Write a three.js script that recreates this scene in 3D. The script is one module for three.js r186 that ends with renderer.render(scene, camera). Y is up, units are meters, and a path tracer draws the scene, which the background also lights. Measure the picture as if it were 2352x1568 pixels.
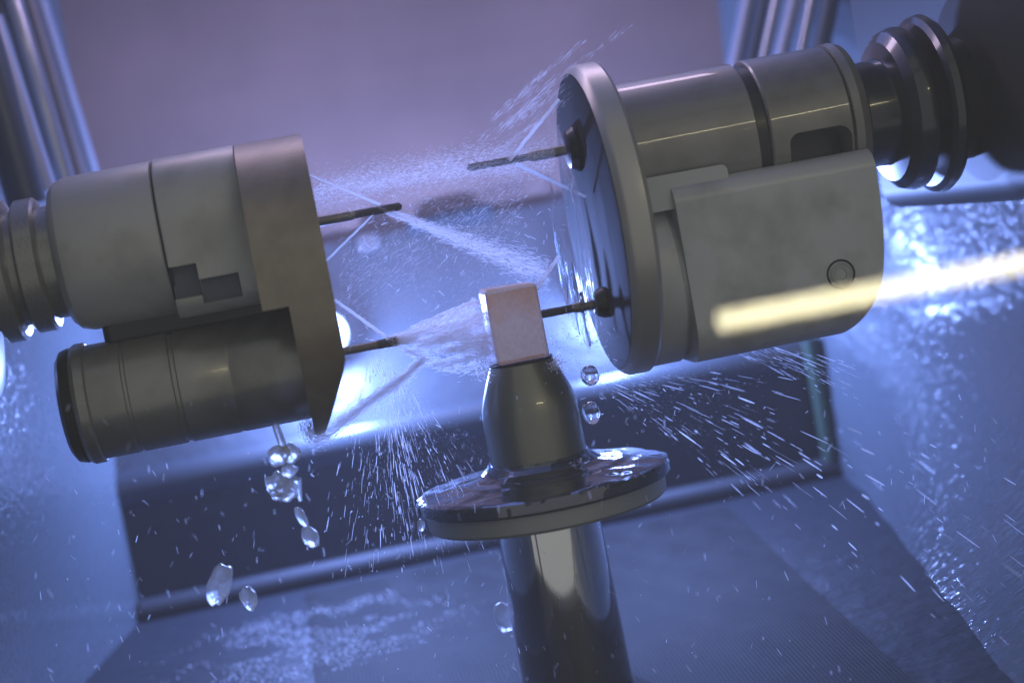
import * as THREE from 'three';
import { mergeGeometries, toCreasedNormals } from 'three/addons/utils/BufferGeometryUtils.js';
import { RectAreaLightUniformsLib } from 'three/addons/lights/RectAreaLightUniformsLib.js';
import { RoundedBoxGeometry } from 'three/addons/geometries/RoundedBoxGeometry.js';
import { Brush, Evaluator, INTERSECTION, SUBTRACTION } from 'three-bvh-csg';

// ---------------------------------------------------------------- camera, light, exposure
// Lengths are written in millimetres and turned into metres by MM. Floor of the chamber: y = 0.
const MM = 0.001, R = THREE.MathUtils.degToRad;
const scene = new THREE.Scene();
scene.background = new THREE.Color().setRGB(0.31, 0.32, 0.31);         // dim room in front of the machine
const camera = new THREE.PerspectiveCamera(2 * THREE.MathUtils.radToDeg(Math.atan(784 / 3800)), 1024 / 682, 0.02, 20);
camera.position.set(0, 115 * MM, 380 * MM);
camera.rotation.set(R(-4.57), R(-6.6), R(-10.5), 'YXZ');
camera.focus = 0.378;
camera.userData.fStop = 10;
scene.add(camera);
scene.fog = new THREE.FogExp2(new THREE.Color().setRGB(0.92, 0.9, 1.0), 0.14);   // fine coolant mist
const renderer = new THREE.WebGLRenderer({ antialias: true });
renderer.setSize(1024, 682);
renderer.toneMapping = THREE.LinearToneMapping;
renderer.toneMappingExposure = 1;
renderer.shadowMap.enabled = true;
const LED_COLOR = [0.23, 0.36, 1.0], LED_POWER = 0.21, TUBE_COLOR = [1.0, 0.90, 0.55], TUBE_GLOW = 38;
const STRIP_COLOR = [1.0, 0.74, 0.98], STRIP_GLOW = 5.5;
RectAreaLightUniformsLib.init();

// ---------------------------------------------------------------- helpers
const tail = (a, b, k = 3) => a + (b - a) * rnd() ** k;
let seed = 7;
const rnd = () => { seed = (seed * 1664525 + 1013904223) >>> 0; return seed / 4294967296; };
const rr = (a, b) => a + (b - a) * rnd();
const gauss = () => Math.sqrt(-2 * Math.log(rnd() + 1e-9)) * Math.cos(2 * Math.PI * rnd());
camera.updateMatrixWorld(true);
function at(px, py, z) {                       // a photo pixel (of 2352 x 1568) and the depth plane it lies in, in mm -> point in mm
  const d = new THREE.Vector3((px - 1176) / 3800, -(py - 784) / 3800, -1).applyQuaternion(camera.quaternion);
  const t = (z - 380) / d.z;
  return new THREE.Vector3(d.x * t, 115 + d.y * t, z);
}
const V3 = (...a) => new THREE.Vector3(...a), used = {};
function numbered(n) { const k = used[n] = (used[n] ?? -1) + 1; return k ? n + '_' + String(k).padStart(3, '0') : n; }
function thing(name, label, category, base = [0, 0, 0], group) {
  const g = new THREE.Group(); g.name = numbered(name); g.position.set(base[0] * MM, base[1] * MM, base[2] * MM);
  g.userData = { label, category }; if (group) g.userData.group = group;
  g.base = base; scene.add(g); return g;
}
function part(name, geo, mat, parent, label) {  // geometry in mm, world axes
  const m = new THREE.Mesh(geo, mat); m.name = name;
  const b = parent?.base ?? [0, 0, 0];
  geo.translate(-b[0], -b[1], -b[2]); geo.scale(MM, MM, MM);
  m.castShadow = m.receiveShadow = true;
  if (label) m.userData.label = label;
  m.base = b;
  (parent ?? scene).add(m); return m;
}
function sub(name, geo, mat, parentMesh) { return part(name, geo, mat, parentMesh); }
function solo(name, geo, mat, label, category, group) { const m = part(numbered(name), geo, mat); m.userData = { label, category }; if (group) m.userData.group = group; return m; }
function structure(name, geo, mat) { const m = part(name, geo, mat); m.userData.kind = 'structure'; return m; }
const crease = (g, a = 0.6) => toCreasedNormals(g.index ? g.toNonIndexed() : g, a);
function latheX(profile, y, z = 0, seg = 96) {  // [x, r] ...
  const g = crease(new THREE.LatheGeometry(profile.map(([x, r]) => new THREE.Vector2(Math.max(r, 0.0001), x)), seg), 0.5);
  g.rotateZ(-Math.PI / 2); g.translate(0, y, z); return g;
}
function latheY(profile, x, z = 0, seg = 128) { // [r, y] ...
  const g = crease(new THREE.LatheGeometry(profile.map(([r, y]) => new THREE.Vector2(Math.max(r, 0.0001), y)), seg), 0.5);
  g.translate(x, 0, z); return g;
}
function roundedShape(x0, y0, x1, y1, [bl, br, tr, tl]) {
  const s = new THREE.Shape();
  s.moveTo(x0 + bl, y0); s.lineTo(x1 - br, y0); s.absarc(x1 - br, y0 + br, br, -Math.PI / 2, 0);
  s.lineTo(x1, y1 - tr); s.absarc(x1 - tr, y1 - tr, tr, 0, Math.PI / 2);
  s.lineTo(x0 + tl, y1); s.absarc(x0 + tl, y1 - tl, tl, Math.PI / 2, Math.PI);
  s.lineTo(x0, y0 + bl); s.absarc(x0 + bl, y0 + bl, bl, Math.PI, Math.PI * 1.5);
  return s;
}
function extrudeX(shape, x0, x1, bevel = 0, curve = 16) {   // shape drawn in (-z, y)
  const g = new THREE.ExtrudeGeometry(shape, { depth: x1 - x0 - 2 * bevel, bevelEnabled: bevel > 0, bevelSize: bevel, bevelOffset: -bevel, bevelThickness: bevel, bevelSegments: 4, curveSegments: curve });
  g.rotateY(Math.PI / 2); g.translate(x0 + bevel, 0, 0); return g;
}
function extrudeZ(shape, z0, z1, curve = 12) { const g = new THREE.ExtrudeGeometry(shape, { depth: z1 - z0, bevelEnabled: false, curveSegments: curve }); g.translate(0, 0, z0); return g; }
const evaluator = new Evaluator(); evaluator.attributes = ['position', 'normal'];
function csg(a, b, op) {
  const A = new Brush(a), B = new Brush(b); A.updateMatrixWorld(); B.updateMatrixWorld();
  const g = evaluator.evaluate(A, B, op).geometry; g.clearGroups();
  const c = new THREE.BufferGeometry(); const s = g.index ? g.toNonIndexed() : g;
  c.setAttribute('position', new THREE.BufferAttribute(Float32Array.from(s.attributes.position.array), 3));
  return toCreasedNormals(c, 0.5);
}
function planar(g) { const p = g.attributes.position, uv = new Float32Array(p.count * 2); for (let i = 0; i < p.count; i++) { uv[2 * i] = (p.getX(i) + 0.6 * p.getZ(i)) * MM; uv[2 * i + 1] = p.getY(i) * MM; } g.setAttribute('uv', new THREE.BufferAttribute(uv, 2)); return g; }
function bar(a, b, r0, r1 = r0, seg = 16) {
  const A = new THREE.Vector3(...a), B = new THREE.Vector3(...b), L = A.distanceTo(B);
  const g = new THREE.CylinderGeometry(r1, r0, L, seg, 1); g.translate(0, L / 2, 0);
  g.applyQuaternion(new THREE.Quaternion().setFromUnitVectors(new THREE.Vector3(0, 1, 0), B.clone().sub(A).normalize()));
  g.translate(...a); return g;
}
// a sheet through a grid of points (mm), uv in metres along rows and columns
function sheet(rows, uvScale = MM) {
  const n = rows.length, m = rows[0].length, pos = [], uv = [], idx = [];
  for (let i = 0; i < n; i++) for (let j = 0; j < m; j++) {
    pos.push(...rows[i][j]);
    let u = 0, v = 0;
    for (let k = 1; k <= j; k++) u += new THREE.Vector3(...rows[0][k]).distanceTo(new THREE.Vector3(...rows[0][k - 1]));
    for (let k = 1; k <= i; k++) v += new THREE.Vector3(...rows[k][0]).distanceTo(new THREE.Vector3(...rows[k - 1][0]));
    uv.push(u * uvScale, v * uvScale);
  }
  for (let i = 0; i + 1 < n; i++) for (let j = 0; j + 1 < m; j++) { const a = i * m + j; idx.push(a, a + 1, a + m, a + 1, a + m + 1, a + m); }
  const g = new THREE.BufferGeometry();
  g.setAttribute('position', new THREE.Float32BufferAttribute(pos, 3)); g.setAttribute('uv', new THREE.Float32BufferAttribute(uv, 2)); g.setIndex(idx); g.computeVertexNormals();
  return g;
}
const lerp3 = (a, b, t) => a.map((v, i) => v + (b[i] - v) * t);
function ruled(A, B, n) { const rows = []; for (let i = 0; i <= n; i++) rows.push(A.map((p, j) => lerp3(p, B[j], i / n))); return rows; }

// ---------------------------------------------------------------- procedural textures
function hash(x, y, s) { let h = (x * 374761393 + y * 668265263 + s * 1442695041) | 0; h = Math.imul(h ^ (h >>> 13), 1274126177); return ((h ^ (h >>> 16)) >>> 0) / 4294967296; }
function vnoise(x, y, per, s) {
  const xi = Math.floor(x), yi = Math.floor(y), fx = x - xi, fy = y - yi, m = (a) => ((a % per) + per) % per;
  const u = fx * fx * (3 - 2 * fx), v = fy * fy * (3 - 2 * fy);
  const a = hash(m(xi), m(yi), s), b = hash(m(xi + 1), m(yi), s), c = hash(m(xi), m(yi + 1), s), d = hash(m(xi + 1), m(yi + 1), s);
  return a + (b - a) * u + (c - a) * v + (a - b - c + d) * u * v;
}
function fbm(u, v, f, oct, s) { let t = 0, w = 0.5, n = 0; for (let k = 0; k < oct; k++, f *= 2, w *= 0.55) { t += w * vnoise(u * f, v * f, f, s + k); n += w; } return t / n; }
function texture(N, fn, metres, srgb = false) {
  const d = new Uint8Array(N * N * 4);
  for (let y = 0; y < N; y++) for (let x = 0; x < N; x++) { const c = fn(x / N, y / N); const k = (y * N + x) * 4; for (let i = 0; i < 3; i++) d[k + i] = Math.max(0, Math.min(255, 255 * (Array.isArray(c) ? c[i] : c))); d[k + 3] = 255; }
  const t = new THREE.DataTexture(d, N, N); t.wrapS = t.wrapT = THREE.RepeatWrapping; t.magFilter = THREE.LinearFilter; t.minFilter = THREE.LinearMipmapLinearFilter; t.generateMipmaps = true;
  if (srgb) t.colorSpace = THREE.SRGBColorSpace;
  t.repeat.set(1 / metres, 1 / metres); t.needsUpdate = true; return t;
}
const beads = texture(512, (u, v) => { const n = fbm(u, v, 52, 2, 3); return Math.max(0, (n - 0.42) * 2.4) * 0.8 + 0.2 * fbm(u, v, 8, 3, 9); }, 0.075);
const satin = texture(512, (u, v) => fbm(u, v, 10, 5, 21), 0.09);
const streaky = texture(512, (u, v) => 0.6 * fbm(u, v * 0.12, 64, 3, 31) + 0.4 * fbm(u, v, 6, 3, 32), 0.11);
const mottled = (base, amp, s, f = 6, m = 0.08) => texture(256, (u, v) => { const n = fbm(u, v, f, 5, s) - 0.5; return base.map((c) => c * (1 + amp * n)); }, m, true);
const mesh = texture(512, (u, v) => { const a = Math.abs(Math.sin(u * Math.PI * 36)), b = Math.abs(Math.sin(v * Math.PI * 36)); return 0.25 + 0.75 * Math.max(a ** 0.7, b ** 0.7) * (0.8 + 0.4 * fbm(u, v, 8, 3, 5)); }, 0.04);
const meshColor = texture(512, (u, v) => { const a = Math.abs(Math.sin(u * Math.PI * 36)), b = Math.abs(Math.sin(v * Math.PI * 36)); const k = (0.62 + 0.38 * Math.max(a, b)) * (0.8 + 0.5 * (fbm(u, v, 5, 4, 6) - 0.5)); return [0.27 * k, 0.275 * k, 0.28 * k]; }, 0.04, true);

const glowGrain = texture(256, (u, v) => { const n = fbm(u, v, 5, 5, 44), k = Math.min(1, Math.max(0, ((1 - v) * 1.1 + n * 0.5 - 0.8) * 1.6)), f = 1 + 0.1 * (fbm(u, v, 24, 3, 45) - 0.5); return [(0.99 - 0.04 * k) * f, (0.94 - 0.15 * k) * f, (0.96 - 0.26 * k) * f]; }, 1, true);  // fine grain, plus warm light glowing through the foot painted as amber
const stain = mottled([0.98, 0.98, 0.97], 0.34, 53, 7, 0.06), wallTone = mottled([0.51, 0.395, 0.345], 0.24, 51, 4, 0.16), plateTone = mottled([0.575, 0.535, 0.47], 0.28, 52, 9, 0.05);
const lin = (r, g, b) => new THREE.Color().setRGB(r, g, b);
const std = (o) => new THREE.MeshStandardMaterial(o);
const phys = (o) => new THREE.MeshPhysicalMaterial(o);
const M = {
  backWall: std({ map: wallTone, roughness: 0.5, bumpMap: satin, bumpScale: 0.0002 }),
  splash: std({ color: lin(0.062, 0.07, 0.078), roughness: 0.36, metalness: 0.2, bumpMap: satin, bumpScale: 0.0006 }),
  lower: std({ color: lin(0.011, 0.013, 0.016), roughness: 0.4, bumpMap: satin, bumpScale: 0.0004 }),
  sideWall: std({ color: lin(0.088, 0.104, 0.115), roughness: 0.08, bumpMap: beads, bumpScale: 0.0002 }),
  floor: phys({ color: lin(0.02, 0.023, 0.028), roughness: 0.6, specularIntensity: 0.45, bumpMap: satin, bumpScale: 0.0008 }),
  mesh: phys({ map: meshColor, color: lin(0.55, 0.55, 0.55), roughness: 0.75, specularIntensity: 0.3, bumpMap: mesh, bumpScale: 0.0002 }),
  ceiling: std({ color: lin(0.35, 0.32, 0.34), roughness: 0.7 }),
  gasket: std({ color: lin(0.022, 0.024, 0.028), roughness: 0.65 }),
  greenFringe: std({ color: lin(0.02, 0.045, 0.02), roughness: 0.6, side: THREE.DoubleSide }),  // green of a dispersion fringe, put into a material
  lip: std({ color: lin(0.07, 0.08, 0.09), roughness: 0.3, metalness: 0.4 }),
  trim: std({ color: lin(0.42, 0.42, 0.44), roughness: 0.22, metalness: 0.85 }),
  trimBlue: std({ color: lin(0.32, 0.33, 0.38), roughness: 0.3, metalness: 0.4 }),
  trimBrown: std({ color: lin(0.16, 0.13, 0.12), roughness: 0.35, metalness: 0.4 }),
  trimDark: std({ color: lin(0.05, 0.06, 0.07), roughness: 0.3, metalness: 0.3 }),
  housing: std({ map: stain, color: lin(0.50, 0.49, 0.46), roughness: 0.42, metalness: 0.15, bumpMap: satin, bumpScale: 0.00004 }),
  plate: std({ map: plateTone, roughness: 0.42, metalness: 0.35 }),
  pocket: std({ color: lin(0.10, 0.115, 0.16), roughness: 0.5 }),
  steelDark: phys({ map: stain, color: lin(0.34, 0.33, 0.30), roughness: 0.36, metalness: 0.6, clearcoat: 0.3, clearcoatRoughness: 0.08 }),
  steelWarm: phys({ map: stain, color: lin(0.25, 0.24, 0.22), roughness: 0.42, metalness: 0.4, clearcoat: 0.55, clearcoatRoughness: 0.04 }),
  discFace: phys({ color: lin(0.04, 0.036, 0.036), roughness: 0.7, specularIntensity: 0.1 }),
  film: phys({ color: lin(1, 1, 1), roughness: 0.03, transmission: 1, thickness: 0, ior: 1.33 }),
  discRim: std({ color: lin(0.48, 0.46, 0.41), roughness: 0.35, metalness: 0.5 }),
  body: std({ map: stain, color: lin(0.50, 0.51, 0.51), roughness: 0.38, metalness: 0.12 }),
  panelDark: std({ color: lin(0.02, 0.022, 0.023), roughness: 0.55 }),
  black: std({ color: lin(0.016, 0.017, 0.018), roughness: 0.32 }),
  blackGloss: phys({ color: lin(0.018, 0.019, 0.021), roughness: 0.3, clearcoat: 1, clearcoatRoughness: 0.1 }),
  bur: std({ color: lin(0.20, 0.18, 0.15), roughness: 0.35, metalness: 0.8 }),
  grit: std({ color: lin(0.07, 0.065, 0.07), roughness: 0.8 }),
  ceramic: phys({ map: glowGrain, roughness: 1, transmission: 0.3, thickness: 0, clearcoat: 0.6, clearcoatRoughness: 0.12 }),
  mandrel: phys({ color: lin(0.22, 0.215, 0.17), roughness: 0.38, metalness: 0.7, clearcoat: 0.8, clearcoatRoughness: 0.04 }),
  flange: std({ color: lin(0.16, 0.17, 0.20), roughness: 0.05, metalness: 0.75 }),
  ring: std({ color: lin(0.36, 0.38, 0.36), roughness: 0.4, metalness: 0.3 }),
  chrome: std({ color: lin(0.82, 0.81, 0.80), roughness: 0.07, metalness: 1 }),
  water: phys({ color: lin(1, 1, 1), roughness: 0.02, transmission: 1, thickness: 0.002, ior: 1.33 }),
  jet: phys({ color: lin(0.97, 0.97, 1), roughness: 0.85, transmission: 0.7, thickness: 0 }),
  spray: phys({ color: lin(0.97, 0.97, 1), roughness: 1, transmission: 0.65, thickness: 0, side: THREE.DoubleSide }),
  foam: phys({ color: lin(0.97, 0.98, 1), roughness: 0.32, transmission: 0.85, thickness: 0.003, ior: 1.33 }),
  pane: phys({ color: lin(1, 1, 1), roughness: 0, transmission: 1, thickness: 0, ior: 1.5 }),
  frame: std({ color: lin(0.05, 0.05, 0.05), roughness: 0.5 }),
};

// ---------------------------------------------------------------- the chamber
const line = (a, b, n) => Array.from({ length: n + 1 }, (_, i) => lerp3(a, b, i / n));
structure('back_wall', sheet(ruled(line([-88, 108, -222], [240, 108, -222], 12), line([-88, 250, -222], [240, 250, -222], 12), 8)), M.backWall);
structure('splash_panel', sheet(ruled(line([-88, 50.5, -190], [215, 50.5, -190], 14), line([-88, 114, -217], [215, 114, -217], 14), 6)), M.splash);
structure('lower_back_wall', sheet(ruled(line([-88, -1, -192], [215, -1, -192], 12), line([-88, 50.2, -190], [215, 50.2, -190], 12), 4)), M.lower);
structure('floor', sheet(ruled(line([-110, 0, -194], [240, 0, -194], 16), line([-110, 0, 150], [240, 0, 150], 16), 12)), M.floor);
const zs = [-224, -190, -150, -100, -50, 0, 60, 150];
const leftX = (z) => -71 - 0.13 * (z + 190), rightX = (z) => 173 + 0.38 * (z + 190);
structure('left_wall', sheet(ruled(zs.map((z) => [leftX(z) - 6, -2, z]), zs.map((z) => [leftX(z) + 2, 252, z]), 10)), M.sideWall);
structure('right_wall', sheet(ruled(zs.map((z) => [174 - 0.14 * (z + 190) - 0.08 * Math.max(0, z + 150), -2, z]), zs.map((z) => [rightX(z), 60, z]), 6).concat(ruled(zs.map((z) => [rightX(z), 60, z]), zs.map((z) => [rightX(z) + 12, 252, z]), 6).slice(1))), M.sideWall);
structure('ceiling', sheet(ruled(line([-110, 250, -224], [280, 250, -224], 4), line([-110, 250, 60], [280, 250, 60], 4), 4)), M.ceiling);
solo('ledge_lip', bar([-80, 45, -194.5], [190, 45, -194.5], 7.4, 7.4, 48), M.lip, 'rounded steel lip along the foot of the blue back panel', 'ledge');
solo('floor_gasket', bar([-76, 3, -188], [176, 3, -188], 4.2), M.gasket, 'black rubber gasket where the floor meets the back', 'gasket');
solo('drain_slot', (() => { const g = new RoundedBoxGeometry(32, 6.5, 6, 4, 2.6); g.rotateZ(0.03); g.translate(55, 114.5, -217); return g; })(), M.gasket, 'long dark slot above the blue back panel between the heads', 'slot');
solo('drain_slot', (() => { const g = new RoundedBoxGeometry(9, 8, 6, 4, 2.6); g.translate(24, 112, -215); return g; })(), M.trimBrown, 'short brownish slot above the blue back panel by the upper left bur', 'slot');
solo('filter_mesh', sheet(ruled(line([-20, 1, -172], [126, 1, -172], 12), line([-14, 1, 120], [104, 1, 120], 12), 12)), M.mesh, 'woven grey filter mesh lying on the chamber floor', 'mesh');
solo('corner_fringe', new THREE.TubeGeometry(new THREE.CatmullRomCurve3([[170, 50, -187], [170.5, 30, -187], [170.5, 6, -187]].map((p) => V3(...p))), 20, 3, 16), M.greenFringe, 'added green tube imitating a colour fringe in the lower back corner by the right wall', 'fringe');  // made-up tube: the rainbow fringe of dispersed light built as a green object
solo('carriage_panel', (() => { const g = new RoundedBoxGeometry(40, 130, 150, 4, 6); g.translate(180, 160, 8); return g; })(), M.panelDark, 'large dark panel carrying the right spindle shaft', 'panel');
// folded metal strips down the two back corners
function rails(label, list) {
  const t = thing('corner_rail', label, 'corner rail', [list[0][2].x, 100, -215], 'rails in the back corners');
  for (const [mat, w, a, b] of list) {
    const g = bar(b.toArray(), a.toArray(), w, w, 24); g.translate(0, 0, 0); part('rail_strip', g, mat, t);
  }
}
rails('glossy grey and black rails in the corner behind the left head', [[M.trimBlue, 2.2, at(84, -30, -196), at(216, 410, -196)], [M.trimBrown, 2.8, at(56, -30, -178), at(186, 420, -178)], [M.trim, 3.4, at(18, -30, -150), at(152, 430, -150)], [M.trimBlue, 3, at(-20, 40, -120), at(108, 440, -120)], [M.trimDark, 5.5, at(-52, 60, -92), at(62, 470, -92)]]);
rails('grey and pale blue rails in the corner above the right head', [[M.trimBlue, 3, at(1728, -40, -172), at(1688, 160, -172)], [M.trimDark, 2, at(1764, -40, -168), at(1724, 150, -168)], [M.trim, 2.2, at(1792, -40, -165), at(1752, 150, -165)], [M.trimBlue, 2.8, at(1834, -40, -162), at(1790, 150, -162)], [M.trim, 2, at(1872, -40, -158), at(1836, 150, -158)], [M.trimDark, 3.2, at(1914, -40, -154), at(1880, 140, -154)]]);
// ---------------------------------------------------------------- LED lamp on the back panel
for (const [p, label, power] of [[[3, 84, -184], 'small bluish white lamp on the back panel behind the left head', LED_POWER], [[104, 88, -186], 'small bluish white lamp on the back panel behind the right head', LED_POWER * 0.7]]) {
  const t = thing('led_lamp', label, 'lamp', p, 'lamps on the back panel');
  part('lamp_base', mergeGeometries([bar([p[0], p[1], p[2] - 28], [p[0], p[1], p[2] - 5], 4, 4, 24), bar([p[0], p[1], p[2] - 9], [p[0], p[1], p[2] - 3], 7, 7.5, 32)]), M.trim, t);
  const glow = phys({ color: lin(0.8, 0.85, 1), roughness: 0.4, emissive: lin(...LED_COLOR), emissiveIntensity: 14 });
  part('lamp_bulb', (() => { const g = new THREE.SphereGeometry(6.5, 12, 6); g.translate(...p); return g; })(), glow, t);
  const l = new THREE.PointLight(new THREE.Color().setRGB(...LED_COLOR), power, 0, 2);
  l.name = 'led_light'; l.position.set(0, 0, 0); l.castShadow = true; l.shadow.radius = 0.3; t.add(l);
}
{
  const p = [45, 245, -75], t = thing('added_strip_lamp', 'unseen lilac white strip lamp added under the chamber ceiling', 'lamp', p);  // out of view, added to brighten the spray and even out the back wall
  part('lamp_housing', (() => { const g = new RoundedBoxGeometry(190, 6, 40, 3, 2); g.translate(p[0], p[1] + 2, p[2]); return g; })(), M.frame, t);
  part('lamp_diffuser', (() => { const g = new THREE.BoxGeometry(180, 1, 26); g.translate(p[0], p[1] - 1.4, p[2]); return g; })(), phys({ color: lin(0.8, 0.8, 0.85), roughness: 0.5, emissive: lin(...STRIP_COLOR), emissiveIntensity: 2 }), t);
  const l = new THREE.RectAreaLight(new THREE.Color().setRGB(...STRIP_COLOR), STRIP_GLOW, 180 * MM, 26 * MM);
  l.name = 'added_strip_light'; l.position.set(0, -2.6 * MM, 0); l.rotation.x = -Math.PI / 2; t.add(l);
}
// ---------------------------------------------------------------- room lamp and the machine's window
{
  const n = new THREE.Vector3(0, Math.sin(R(14)), Math.cos(R(14))), q = new THREE.Vector3(60, 115, 170);
  const win = thing('viewing_window', 'clear sloping window pane of the milling chamber, mirroring the yellow tube', 'window', [60, 115, 170]);
  const rot = new THREE.Quaternion().setFromUnitVectors(new THREE.Vector3(0, 0, 1), n);
  const pg = new THREE.PlaneGeometry(330, 290); pg.applyQuaternion(rot); pg.translate(q.x, q.y, q.z);
  part('pane', pg, M.pane, win);
  for (const [w, h, x, y] of [[350, 12, 0, 151], [350, 12, 0, -151], [12, 290, 171, 0], [12, 290, -171, 0]]) {
    const g = new RoundedBoxGeometry(w, h, 10, 3, 2); g.translate(x, y, 0); g.applyQuaternion(rot); g.translate(q.x, q.y, q.z); part('frame_bar', g, M.frame, win);
  }
  const mirror = (v) => v.clone().addScaledVector(n, -2 * v.clone().sub(q).dot(n));
  const far = (px, py, D) => { const d = new THREE.Vector3((px - 1176) / 3800, -(py - 784) / 3800, -1).applyQuaternion(camera.quaternion); return new THREE.Vector3(0, 115, 380).addScaledVector(d, D / -d.z); };
  const a = mirror(far(1655, 738, 1650)), b = mirror(far(2700, 535, 1650));
  const a2 = mirror(far(1665, 772, 1650)), b2 = mirror(far(2700, 572, 1650));
  const mid = a.clone().lerp(b, 0.5);
  const t = thing('tube_lamp', 'long warm yellow tube lamp with a pale tray, mirrored in the window', 'lamp', mid.toArray());
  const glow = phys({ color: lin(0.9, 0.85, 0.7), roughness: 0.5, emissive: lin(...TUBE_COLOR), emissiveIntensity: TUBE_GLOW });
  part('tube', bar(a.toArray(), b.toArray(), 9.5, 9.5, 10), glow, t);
  part('added_tray', bar(a2.toArray(), b2.toArray(), 8, 8, 12), std({ color: lin(0.88, 0.85, 0.75), roughness: 0.8 }), t);  // bar added to imitate the fainter second reflection in the glass
}
// ---------------------------------------------------------------- left spindle head
{
  const t = thing('spindle_head', 'left grey spindle head with thick brown end plate and dark lower motor', 'spindle head', [-30, 89, 0]);
  const sil = new THREE.Shape([[5, 142], [-10, 142], [-10, 103.2], [-4.5, 103.2], [-4.5, 72], [-2.9, 71.5], [4, 87], [5, 90]].map(([x, y]) => new THREE.Vector2(x, y)));
  part('end_plate', planar(csg(latheX([[-12, 0], [-12, 33.9], [7, 33.9], [7, 0]], 106.1, 0, 128), extrudeZ(sil, -40, 40), INTERSECTION)), M.plate, t);
  // upper motor: rear sleeve and squared front block
  part('motor_sleeve', planar(latheX([[-52.5, 0], [-52.5, 13.2], [-52, 15], [-50.5, 16.6], [-48, 17.3], [-29.2, 17.5], [-28.9, 17.2], [-28.9, 0]], 122.3)), M.housing, t);
  const prof = roundedShape(-17.6, 104.2, 17.6, 140, [5, 5, 16, 16]);
  let blockG = extrudeX(prof, -28.4, -10.1, 0.4, 20);
  for (const [x0, x1, y0, y1, d] of [[-29, -22.4, 108.5, 115.6, 5], [-22.45, -13.9, 106.6, 112, 3.2]]) {
    const g = new THREE.BoxGeometry(x1 - x0, y1 - y0, 10); g.translate((x0 + x1) / 2, (y0 + y1) / 2, 17.6 - d + 5); blockG = csg(blockG, g, SUBTRACTION);
  }
  const mb = part('motor_block', planar(blockG), M.housing, t);
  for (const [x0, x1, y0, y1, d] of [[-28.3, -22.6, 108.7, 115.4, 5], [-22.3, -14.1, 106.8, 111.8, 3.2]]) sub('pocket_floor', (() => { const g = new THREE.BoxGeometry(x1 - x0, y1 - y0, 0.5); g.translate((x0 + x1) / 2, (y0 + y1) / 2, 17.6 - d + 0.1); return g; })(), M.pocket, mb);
  part('seam_ring', latheX([[-29.4, 0], [-29.4, 16.9], [-28, 16.9], [-28, 0]], 122.3), M.gasket, t);
  // lower motor
  const low = part('lower_motor', planar(latheX([[-51.6, 0], [-51.6, 12.9], [-50.8, 13], [-43.6, 13], [-43.3, 12.75], [-42.7, 12.75], [-42.4, 13], [-32.9, 13], [-32.6, 12.6], [-31.8, 12.6], [-31.5, 13], [-20.8, 13], [-20.5, 12.85], [-19.9, 12.85], [-19.6, 13], [-4.6, 13], [-4.6, 0]], 89, 0)), M.steelDark, t);
  sub('end_flange', latheX([[-55, 0], [-55, 12.4], [-54.5, 13.2], [-53.6, 13.7], [-51.6, 13.7], [-51.2, 13.3], [-51.2, 0]], 89), M.steelDark, low);
  sub('end_cap', latheX([[-58, 0], [-58, 11], [-57, 12.6], [-55.2, 13.1], [-54.9, 12.5], [-54.9, 0]], 89), M.black, low);
  part('motor_cradle', (() => { const g = new RoundedBoxGeometry(42, 8, 20, 3, 2); g.translate(-25.5, 104.5, -6); return g; })(), M.black, t);
  // neck towards the wall
  part('neck_ring', latheX([[-60.5, 0], [-60.5, 14.2], [-59.8, 15], [-56, 15], [-55.4, 14.3], [-55.2, 12.6], [-52.4, 12.6], [-52.4, 0]], 121.5), M.steelDark, t);
  part('neck_ring', latheX([[-67, 0], [-67, 15.2], [-66.4, 16], [-63, 16], [-62.4, 15.2], [-62.2, 12.8], [-60.4, 12.8], [-60.4, 0]], 121.5), M.steelDark, t);
  part('neck_shaft', latheX([[-120, 0], [-120, 13], [-66.9, 13], [-66.9, 0]], 121.5), M.black, t);
}
{
  const t = thing('wall_gland', 'black round gland on the left wall behind the left spindle head', 'gland', [-76, 118, 0]);
  part('gland_ring', latheX([[-82, 14.2], [-82, 25], [-80, 27], [-75, 27], [-72, 24], [-71, 19], [-71, 14.2], [-82, 14.2]], 118), M.blackGloss, t);
}
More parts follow.
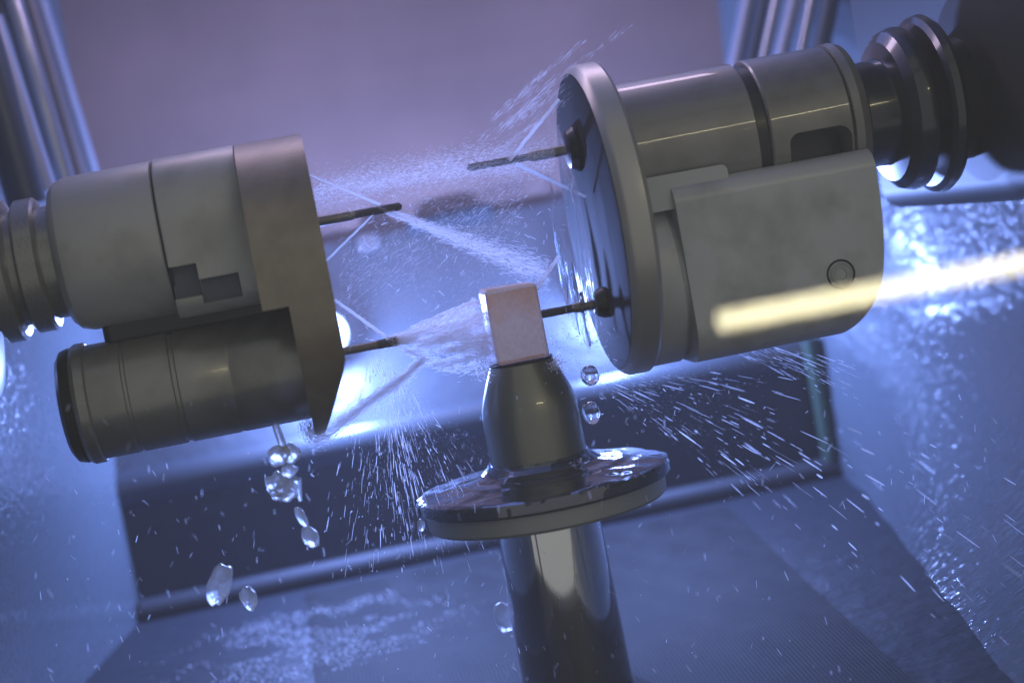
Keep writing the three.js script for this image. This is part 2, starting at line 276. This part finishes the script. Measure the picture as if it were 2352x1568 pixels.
// ---------------------------------------------------------------- right spindle head
{
  const t = thing('spindle_head', 'right grey spindle head with big round dark disc and boxy lower housing', 'spindle head', [100, 93, 0]);
  const disc = part('end_disc', latheX([[67.3, 0], [67.3, 34.2], [67.5, 34.7]], 108, 0, 160), M.discFace, t);
  sub('disc_rim', latheX([[67.5, 34.7], [68.6, 36], [69.4, 36.4], [73.4, 36.4], [74.2, 35.8], [74.8, 34], [75, 0]], 108, 0, 160), M.discRim, disc);
  for (const [y, r] of [[125.6, 5.4], [89.3, 3.6]]) sub('tool_socket', latheX([[64.2, 1.2], [64.2, r * 0.55], [64.8, r * 0.8], [66.4, r], [67.4, r], [67.4, 1.2]], y, 0, 48), M.black, disc);
  const neck = (x0, x1, r, y) => latheX([[x0, 0], [x0, r], [x1, r], [x1, 0]], y);
  part('upper_motor', planar(latheX([[72.6, 0], [72.6, 17.6], [105, 17.6], [105.4, 17.2], [105.6, 0]], 121)), M.steelWarm, t);
  part('groove_ring', neck(105.4, 108.2, 16.6, 121), M.black, t);
  let sleeve = latheX([[108, 0], [108, 17.4], [108.4, 17.8], [127, 17.8], [127.3, 17.4], [127.5, 0]], 121, 0, 96);
  { const g = extrudeZ(roundedShape(112, 111, 126.6, 119.6, [1, 1, 3, 2.4]), 8, 30); sleeve = csg(sleeve, g, SUBTRACTION); }
  const sl = part('motor_sleeve', planar(sleeve), M.steelWarm, t);
  sub('recess_floor', (() => { const g = new THREE.BoxGeometry(14.2, 8.2, 1); g.translate(119.3, 115.4, 8.6); return g; })(), M.black, sl);
  part('end_ring', planar(latheX([[127.4, 0], [127.4, 17], [127.8, 18], [129.6, 18.3], [131.4, 17.6], [132.4, 15.8], [132.6, 13], [132.6, 0]], 121)), M.steelWarm, t);
  // lower housing
  const prof = roundedShape(-20.5, 72.6, 20.5, 113.4, [9, 9, 4.5, 4.5]);
  const sil = new THREE.Shape(); sil.moveTo(83, 70); sil.lineTo(115, 70); sil.lineTo(117, 72.4); sil.bezierCurveTo(121, 74, 126, 80, 127.6, 86); sil.bezierCurveTo(129.4, 94, 130, 104, 129.6, 116); sil.lineTo(83, 116);
  const body = part('lower_housing', planar(csg(extrudeX(prof, 82.6, 132, 0, 20), extrudeZ(sil, -30, 30, 24), INTERSECTION)), M.body, t);
  part('housing_collar', planar(latheX([[72.6, 0], [72.6, 20.6], [81.6, 20.6], [82.2, 20.2], [82.4, 19.4], [83.4, 19.4], [83.4, 0]], 93)), M.body, t);
  part('cheek_plate', (() => { const g = extrudeZ(roundedShape(73.4, 108, 96.5, 115.8, [1, 1, 1.5, 1]), 2, 18.5); return crease(g); })(), M.body, t);
  const screw = sub('screw', (() => { const g = crease(new THREE.LatheGeometry([[0.0001, -0.5], [1.1, -0.5], [1.3, 0.25], [2.2, 0.35], [2.5, 0.1], [2.55, -0.4]].map((p) => new THREE.Vector2(...p)), 32)); g.rotateX(Math.PI / 2); g.translate(117.6, 86.8, 20.6); return g; })(), M.ring, body);
  void screw;
  sub('screw_seat', (() => { const g = new THREE.TorusGeometry(3.1, 0.28, 10, 40); g.translate(117.6, 86.8, 20.45); return g; })(), M.gasket, body);
}
{
  const t = thing('wall_gland', 'glossy black cup-shaped gland around the right spindle shaft', 'gland', [160, 121, 0]);
  part('shaft', latheX([[132.4, 0], [132.4, 12.4], [141, 12.6], [141.3, 12.2], [143, 12.2], [143.3, 12.6], [165, 12.6], [165, 0]], 121), M.blackGloss, t);
  part('cup', latheX([[140.5, 12.7], [141.2, 16.5], [143, 18.6], [145.5, 19.4], [147, 19.2], [147.6, 18.2], [148, 12.7], [140.5, 12.7]], 121, 0, 96), M.blackGloss, t);
  part('collar', latheX([[150, 12.7], [150, 19.4], [150.8, 20.8], [152.4, 21.2], [153.6, 20.4], [154, 14.6], [160.5, 14.6], [160.5, 12.7], [150, 12.7]], 121, 0, 96), M.blackGloss, t);
}
// ---------------------------------------------------------------- burs
function bur(label, x0, x1, y, r0, r1, split, s) { // x0 at the head, x1 tip; s = direction
  const t = thing('grinding_bur', label, 'bur', [x0, y, 0]);
  const X = (d) => x0 + s * d, L = Math.abs(x1 - x0);
  const prof = (p) => { const q = s > 0 ? p : p.slice().reverse(); return latheX(q.map(([d, r]) => [X(d), r]), y, 0, 24); };
  part('shank', prof([[-1.5, 0], [-1.5, r0], [split * L - 1, r0], [split * L, r1], [split * L + 0.02, 0]]), M.bur, t);
  part('grit_tip', prof([[split * L - 0.3, 0], [split * L - 0.2, r1 * 1.05], [L - r1, r1 * 1.1], [L - 0.4 * r1, r1 * 0.85], [L, 0]]), M.grit, t);
}
bur('upper bur on the left head, slim dark pin crossed by a bright jet', 5, 24.8, 119.8, 1.15, 0.85, 0.45, 1);
bur('lower bur on the left head, its tip wrapped in white spray', 5, 18.6, 89.6, 0.95, 1.0, 0.62, 1);
bur('long upper bur on the right disc, tapering into the mist', 67, 41, 125.6, 1.25, 0.8, 0.45, -1);
bur('short lower bur on the right disc touching the ceramic block', 67, 51.4, 89.3, 1.25, 0.9, 0.5, -1);
// ---------------------------------------------------------------- workpiece
function dense(p, step = 0.5) { const o = [p[0]]; for (let i = 1; i < p.length; i++) { const n = Math.max(1, Math.round(Math.hypot(p[i][0] - p[i - 1][0], p[i][1] - p[i - 1][1]) / step)); for (let k = 1; k <= n; k++) o.push([p[i - 1][0] + (p[i][0] - p[i - 1][0]) * k / n, p[i - 1][1] + (p[i][1] - p[i - 1][1]) * k / n]); } return o; }
function wavy(g) { const p = g.attributes.position; for (let i = 0; i < p.count; i++) { const x = p.getX(i), y = p.getY(i), z = p.getZ(i), r = Math.hypot(x - 45.1, z); if (y > 51.5 && r > 11.9) p.setY(i, y + 0.34 * (vnoise(40 + x * 0.22, 40 + z * 0.22, 128, 71) - 0.5) + 0.12 * (vnoise(40 + x * 0.7, 40 + z * 0.7, 128, 72) - 0.5)); } const c = new THREE.BufferGeometry(); c.setAttribute('position', p); return toCreasedNormals(c, 0.5); }
{
  const t = thing('workpiece_shaft', 'upright chrome shaft carrying a wet dark flange', 'shaft', [45.1, 0, 0]);
  const fl = part('flange', wavy(latheY(dense([[0, 57], [11.9, 57], [12.4, 56.2], [14, 54.9], [16.5, 54.2], [19.5, 53.9], [21, 53.4], [24, 52.9], [28.5, 52.2], [29.7, 51.8], [30.1, 51.2], [30.1, 49.4], [29.6, 48.8], [0, 48.8]]), 45.1, 0, 220)), M.flange, t);
  sub('backing_ring', latheY([[0, 49], [28.2, 49], [28.4, 48.6], [28.2, 44.9], [27.6, 44.2], [0, 44]], 45.1), M.ring, fl);
  part('shaft_tube', latheY([[0, 44.2], [12.2, 44.2], [12.6, 30], [13.1, 2], [13.2, -2], [0, -2]], 44.5), M.chrome, t);
}
{
  const t = thing('milling_block', 'pinkish ceramic block on a wet metal holder, being ground from both sides', 'block', [45.1, 57, 0]);
  part('holder', latheY([[0, 56.5], [11.4, 56.5], [11.35, 67.5], [11.15, 69.5], [10.4, 72], [9.2, 75.2], [8, 78], [7.5, 79.2], [0, 79.3]], 45.2), M.mandrel, t);
  part('glue_disc', latheY([[0, 79.1], [7.4, 79.1], [7.5, 79.8], [0, 80.2]], 45.2), M.gasket, t);
  // block: ground away on the right side, uneven
  const g0 = new RoundedBoxGeometry(12.2, 17.6, 14, 14, 1.1); g0.translate(45.1, 88.7, 0);
  const q = g0.attributes.position;
  for (let i = 0; i < q.count; i++) {
    let x = q.getX(i), y = q.getY(i), z = q.getZ(i); const side = Math.max(0, (x - 45.1) / 6.1);
    x -= side * (1.9 * Math.exp(-(((y - 90) / 2.6) ** 2)) - 0.5 * Math.exp(-(((y - 83) / 2.5) ** 2)) + 0.3 * vnoise(y * 0.9 + 9, z * 0.8, 64, 4));
    z += 0.3 * (vnoise(x * 0.8, y * 0.8, 64, 5) - 0.5); if (y > 96.5) y += 0.35 * Math.sin((x - 40) * 0.5); q.setXYZ(i, x, y, z);
  }
  g0.computeVertexNormals();
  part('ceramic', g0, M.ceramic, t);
}
// ---------------------------------------------------------------- water
const V = (...a) => new THREE.Vector3(...a);
// clear water clinging to the disc
{
  const t = thing('water_film', 'clear water running in lobes down the wet right disc', 'water', [61, 100, -10]);
  // a thin ragged sheet of water standing a few millimetres off the disc
  const rows = [], nr = 40, na = 150;
  for (let i = 0; i <= nr; i++) { const row = []; for (let j = 0; j <= na; j++) {
    const a = j / na * Math.PI * 2, ca = Math.cos(a), sa = Math.sin(a);
    const edge = 26 + 3.2 * (vnoise(4 + 3.5 * ca, 4 + 3.5 * sa, 64, 61) - 0.5) * 2 + (sa < 0 ? 2.5 * -sa : 0);
    const r = edge * (0.15 + 0.85 * i / nr), y = 108 + r * sa, z = r * ca - 2;
    const x = 61.8 + 1.1 * (vnoise(20 + z * 0.16, 20 + y * 0.045, 64, 62) - 0.5) + 0.5 * (vnoise(20 + z * 0.45, 20 + y * 0.1, 64, 63) - 0.5) + (i === nr ? 0.4 : 0);
    row.push([x, y, z]); } rows.push(row); }
  part('water_sheet', sheet(rows), M.film, t);
  const lobe = (y0, y1, z, w, d) => {
    const g = new THREE.SphereGeometry(1, 28, 20), p = g.attributes.position;
    for (let i = 0; i < p.count; i++) { const k = (p.getY(i) + 1) / 2, y = y0 + (y1 - y0) * k; const pinch = 0.65 + 0.35 * Math.sin(k * 7 + z) + 0.2 * (1 - k); p.setXYZ(i, 61.4 + p.getX(i) * d * pinch, y, z + p.getZ(i) * w * pinch + 0.9 * Math.sin(k * 5 + z)); }
    g.computeVertexNormals(); return g;
  };
  for (const a of [[86, 113, -20, 2.2, 0.7], [82, 101, -9, 1.6, 0.6], [80, 93, 2, 1.8, 0.6]]) part('water_lobe', lobe(...a), M.water, t);
}
// coolant jets
const jet = (label, a, b, r0, r1) => {
  const n = 14, pts = []; for (let i = 0; i <= n; i++) pts.push(a.clone().lerp(b, i / n).add(V(0, 0.05 * Math.sin(i * 2.1), 0.04 * Math.cos(i * 1.7))));
  const g = new THREE.TubeGeometry(new THREE.CatmullRomCurve3(pts), 40, 1, 10), p = g.attributes.position, c = new THREE.CatmullRomCurve3(pts);
  for (let i = 0; i <= 40; i++) { const o = c.getPointAt(i / 40), r = r0 + (r1 - r0) * i / 40; for (let j = 0; j <= 10; j++) { const k = i * 11 + j, v = V(p.getX(k), p.getY(k), p.getZ(k)).sub(o).multiplyScalar(r * (0.85 + 0.3 * vnoise(i * 0.8, j, 64, 2))); p.setXYZ(k, o.x + v.x, o.y + v.y, o.z + v.z); } }
  g.computeVertexNormals();
  solo('water_jet', g, M.jet, label, 'water jet', 'coolant jets');
};
jet('thin bright water jet striking the upper left bur', at(712, 402, 3), at(872, 470, 1), 0.22, 0.42);
jet('water jet striking the lower left bur just behind its tip', at(768, 688, 3), at(892, 778, 1), 0.35, 0.5);
jet('faint water jet rising from the end plate to the upper left bur', at(748, 600, 4), at(860, 490, 0), 0.3, 0.25);
jet('short water jet from the right disc onto the corner of the block', at(1284, 588, 3), at(1226, 672, 3), 0.45, 0.55);
jet('faint water jet crossing the face of the right disc below the long bur', at(1345, 452, 6), at(1185, 376, 2), 0.35, 0.5);
jet('faint water jet slanting down the right disc onto the long bur', at(1284, 228, 5), at(1170, 368, 1), 0.4, 0.5);

// spray: each cloud of drops is one mass
const dropGeo = new THREE.SphereGeometry(MM, 7, 6, 0, Math.PI);   // a curled thread of water, open at the back
function cloud(name, label, list, mat = M.spray) {
  const m = new THREE.InstancedMesh(dropGeo, mat, list.length), X = new THREE.Matrix4(), up = V(0, 1, 0), q = new THREE.Quaternion();
  list.forEach(([p, d, len, r], i) => { q.setFromUnitVectors(up, d.clone().normalize()).multiply(new THREE.Quaternion().setFromAxisAngle(up, rnd() * 6.283)); X.compose(p.clone().multiplyScalar(MM), q, V(r, Math.max(r, len / 2), r)); m.setMatrixAt(i, X); });
  m.name = name; m.castShadow = m.receiveShadow = true; m.userData = { label, category: 'spray', kind: 'stuff' }; scene.add(m);
}
{ // plume from the lower left bur to the block
  const L = [], a = V(16.5, 89.8, 0), b = V(39.2, 87.2, 0);
  for (let i = 0; i < 32000; i++) {
    const t = rnd() ** 0.7 - 0.03, w = 0.8 + 4.4 * Math.max(0, t) + 0.8 * Math.sin(Math.max(0, t) * 3.1), g = Math.max(-2, Math.min(2, gauss()));
    const p = a.clone().lerp(b, t).add(V(gauss() * 0.5, g * w * 0.85 - 1.6 * Math.sin(t * 3), gauss() * w * 0.6));
    if (vnoise(60 + p.x * 0.16 + p.z * 0.1, 60 + p.y * 0.75, 128, 81) < 0.25 + 0.35 * rnd()) continue;
    L.push([p, V(1, g * 0.16 + gauss() * 0.1, gauss() * 0.15), tail(0.06, 2.6, 3.5), rr(0.02, 0.07)]);
  }
  for (let i = 0; i < 900; i++) { const t = rnd(), p = V(17.5, 88.6, 0).lerp(V(39.5, 81, 0), t).add(V(0, gauss() * (0.4 + 1.0 * t) - 3 * Math.sin(t * 3.1), gauss() * 2)); L.push([p, V(1, -0.45 + 0.6 * t + gauss() * 0.15, gauss() * 0.2), rr(0.4, 2.4), rr(0.025, 0.06)]); }
  for (let i = 0; i < 160; i++) { const t = rnd(), p = V(20, 90.5, 0).lerp(V(40, 96.5, 0), t).add(V(0, gauss() * 0.9 - 2 * t, gauss() * 2)); L.push([p, V(1, 0.22 + gauss() * 0.04, gauss() * 0.1), rr(0.6, 3.5), rr(0.02, 0.05)]); }
  cloud('spray_plume', 'dense white water spray between the lower left bur and the block', L);
}
{ // ribbon thrown down to the end plate
  const c = new THREE.CatmullRomCurve3([at(975, 822, 0), at(925, 868, 2), at(868, 908, 4), at(805, 952, 6), at(752, 995, 8), at(715, 1002, 8), at(704, 975, 8)]), L = [];
  for (let i = 0; i < 8000; i++) { const t = rnd(), o = c.getPointAt(t), d = c.getTangentAt(t), w = 0.7 + 1.0 * t; L.push([o.add(V(gauss() * w * 0.6, gauss() * w * 0.7, gauss() * w)), d.add(V(gauss() * 0.12, gauss() * 0.12, gauss() * 0.1)), tail(0.1, 2.6, 3), rr(0.02, 0.055)]); }
  cloud('spray_ribbon', 'white ribbon of water falling onto the foot of the end plate', L);
}
const fan = (L, o, n, a0, a1, r0, r1, l0, l1, w0, w1, zs = 0.3, pow = 1) => { for (let i = 0; i < n; i++) { const a = R(rr(a0, a1)), d = V(Math.cos(a), Math.sin(a), gauss() * zs), r = r0 + (r1 - r0) * rnd() ** pow, p = o.clone().addScaledVector(d, r); d.y -= 0.004 * r; L.push([p, d, tail(l0, l1, 2.5), tail(w0, w1, 2.5)]); } };
{ const L = []; for (let k = 0; k < 3; k++) fan(L, at(852 + k * 30, 800 + k * 22, 0), 260, -116, -64, 3, 50, 0.3, 5, 0.025, 0.11, 0.22, 1.3);
  fan(L, at(880, 845, 0), 110, -97, -84, 4, 42, 1, 6.5, 0.03, 0.11, 0.08); fan(L, at(900, 850, 0), 3500, -118, -50, 1, 34, 0.05, 0.4, 0.012, 0.03, 0.3, 1.5);
  cloud('spray_fan', 'fan of falling water threads below the lower left bur', L); }
{ const L = []; fan(L, at(1320, 850, 0), 150, -46, -12, 6, 50, 0.5, 7, 0.025, 0.11, 0.35); fan(L, at(1320, 850, 0), 90, -47, -24, 28, 115, 1.5, 9, 0.04, 0.22, 0.45); fan(L, at(1320, 850, 30), 26, -44, -22, 30, 110, 2, 8, 0.06, 0.35, 0.3); fan(L, at(1300, 830, 0), 160, -60, 10, 2, 22, 0.3, 2, 0.02, 0.08, 0.5);
  fan(L, at(1540, 742, 0), 130, -35, -23, 12, 48, 1, 8, 0.025, 0.1, 0.2); fan(L, at(1330, 845, 0), 2600, -50, 2, 2, 44, 0.05, 0.4, 0.012, 0.03, 0.4, 1.4);
  cloud('spray_fan_001', 'fan of water threads flung right below the boxy housing', L); }
{ // veil round the long upper bur
  const L = [];
  for (let i = 0; i < 26000; i++) { const t = rnd(), n = rnd() < 0.5 ? 0.45 : 1, k = Math.floor(rnd() * 5); const p = at(715 + 560 * t, 455 - 100 * t ** 0.7 + (k - 2) * 13 * Math.sin(t * 5 + k * 1.9) + gauss() * 20 * n, gauss() * 6); const a = R(8 + 20 * Math.cos(t * 5 + k * 1.9)); L.push([p, V(Math.cos(a), Math.sin(a), gauss() * 0.2), tail(0.05, 1.0, 3), rr(0.009, 0.02)]); }
  for (let k = 0; k < 9; k++) { const o = rr(-40, 40), e = rr(-60, 60), l0 = rr(0, 0.4), l1 = rr(0.6, 1.1); for (let i = 0; i < 170; i++) { const t = l0 + (l1 - l0) * rnd(), p = at(1020 + 400 * t + o * 0.3 + gauss() * 4, 400 - 300 * t + o + e * t + gauss() * 5, gauss() * 3 + k - 4); L.push([p, V(0.82, 0.58, gauss() * 0.1), tail(0.1, 3, 3), rr(0.01, 0.022)]); } }
  for (let i = 0; i < 9000; i++) { const t = rnd(), p = at(870 + 390 * t, 478 + 150 * t + gauss() * (2 + 18 * t), gauss() * (0.5 + 3 * t)); L.push([p, V(0.93, -0.36 + gauss() * 0.04, gauss() * 0.1), tail(0.08, 2.6, 4), rr(0.012, 0.03)]); }
  for (let i = 0; i < 3000; i++) { const t = rnd(), p = at(780 + 420 * t, 640 - 190 * t + gauss() * 55, gauss() * 9); L.push([p, V(0.8, 0.5 + gauss() * 0.2, 0), tail(0.1, 2, 4), rr(0.010, 0.022)]); }
  for (let i = 0; i < 16000; i++) { const t = rnd(), p = at(760 + 520 * rnd(), 380 + 440 * rnd() + gauss() * 20, gauss() * 14); if (vnoise(30 + p.x * 0.09 + p.y * 0.05, 30 + p.y * 0.16, 128, 91) < 0.3 + 0.4 * rnd()) continue; L.push([p, V(1, -0.25 + gauss() * 0.4, gauss() * 0.3), tail(0.04, 0.4, 3), rr(0.009, 0.02)]); void t; }
  cloud('spray_veil', 'thin lilac veil of mist around the long upper bur', L);
}
{ // loose specks everywhere between the heads
  const L = [];
  for (let i = 0; i < 260; i++) L.push([at(rr(770, 1300), rr(440, 830), rr(-25, 25)), V(gauss(), gauss(), gauss()), rr(0.2, 2.2), rr(0.03, 0.08)]);
  for (let i = 0; i < 520; i++) L.push([at(rr(60, 2300), rr(900, 1560), rr(-70, 60)), V(gauss() * 0.5, -1, gauss() * 0.4), rr(0.15, 2.6), rr(0.03, 0.09)]);
  for (let i = 0; i < 160; i++) L.push([at(1320 + 60 * gauss(), 800 + 60 * gauss(), rr(-10, 10)), V(gauss(), gauss(), gauss()), rr(0.2, 1.4), rr(0.05, 0.12)]);
  for (let i = 0; i < 360; i++) { const s = rnd() < 0.35; L.push([at((s ? 1108 : 1275) + gauss() * 9, 825 + (s ? 45 : 25) * rnd() + gauss() * 6, rr(-4, 9)), V(gauss(), gauss(), gauss()), rr(0.2, 0.9), rr(0.06, 0.2)]); }
  cloud('loose_droplets', 'loose fine droplets drifting through the chamber', L);
}
// single drops
const blobGeo = (c, sx, sy, sz, tilt, amp, s) => { const g = new THREE.IcosahedronGeometry(1, 12), p = g.attributes.position; for (let i = 0; i < p.count; i++) { const v = V(p.getX(i), p.getY(i), p.getZ(i)); v.multiplyScalar(1 + amp * (vnoise(v.x * 2.2 + 8, v.y * 2.2 + v.z * 1.7 + 8, 64, s) - 0.5)); p.setXYZ(i, v.x * sx, v.y * sy, v.z * sz); } const c2 = g; c2.rotateZ(tilt); c2.computeVertexNormals(); c2.translate(c.x, c.y, c.z); return crease(c2, 1.2); };
const drop = (label, px, py, z, sx, sy, tilt, mat, amp, s) => solo('water_drop', blobGeo(at(px, py, z), sx, sy, sx, tilt, amp, s), mat, label, 'water drop', 'single water drops');
drop('clear round drop below the right disc, beside the block holder', 1355, 862, 4, 2.2, 2.4, 0, M.water, 0.06, 1);
drop('clear oval drop falling between the holder and the boxy housing', 1358, 948, 4, 2.1, 2.7, 0.1, M.water, 0.06, 2);
drop('pale greenish oval drop above the dark floor below the left lower motor', 503, 1342, 30, 2.6, 4.3, -0.5, M.foam, 0.35, 3);
drop('small blurred drop beside the pale greenish oval drop', 570, 1372, 20, 1.7, 2.6, 0.1, M.foam, 0.4, 4);
drop('pale drop half hidden by the chrome shaft', 1158, 1415, -20, 2.6, 3.8, 0.1, M.foam, 0.35, 5);
drop('bluish hanging drop below the white splash clump', 712, 1232, 25, 1.7, 2.6, 0.3, M.foam, 0.2, 6);
drop('slim bluish drop between the splash clump and the hanging drop', 692, 1188, 25, 1.0, 2.6, 0.3, M.foam, 0.2, 7);
drop('tiny bluish drop beside the left rim of the flange', 967, 1206, 5, 0.9, 1.5, -0.2, M.foam, 0.2, 8);
{
  const c = at(650, 1090, 28), t = thing('splash_clump', 'lumpy white splash hanging in front of the dark back below the left head', 'splash', c.toArray());
  for (const [n, x, y, w, h, k] of [['upper_lump', 640, 1046, 2.4, 2.1, 11], ['upper_lump', 668, 1040, 1.9, 2.2, 13], ['middle_lump', 664, 1082, 1.7, 1.5, 14], ['lower_lump', 636, 1112, 2.6, 2.5, 12], ['lower_lump', 660, 1124, 2.3, 2.4, 15], ['lower_lump', 640, 1132, 1.9, 1.6, 16]]) part(n, blobGeo(at(x, y, 28), w, h, w * 0.8, 0.4, 0.35, k), M.foam, t);
  part('thread', bar(at(632, 975, 28).toArray(), at(655, 1040, 28).toArray(), 0.75, 0.95), M.foam, t);
  part('tail', bar(at(690, 1150, 27).toArray(), at(680, 1100, 28).toArray(), 0.4, 1.1), M.foam, t);
}
{ // wet foam on the floor
  const L = [];
  for (let i = 0; i < 7000; i++) { const a = rnd() * 6.283, r = Math.sqrt(rnd()), p = V(-16 + Math.cos(a) * r * 34 + gauss() * 8, 1.4 + rnd() * 1.2, -108 + Math.sin(a) * r * 46); if (vnoise(p.x * 0.12 + 40, p.z * 0.12 + 40, 64, 8) < 0.42) continue; const s = tail(0.03, 0.26, 3); p.y = 1.1 + 0.3 * s; L.push([p, V(gauss(), 0.2, gauss()), s * 2, s]); }
  cloud('floor_foam', 'pale foam bubbles on the floor left of the shaft', L, M.spray);
}

renderer.render(scene, camera);
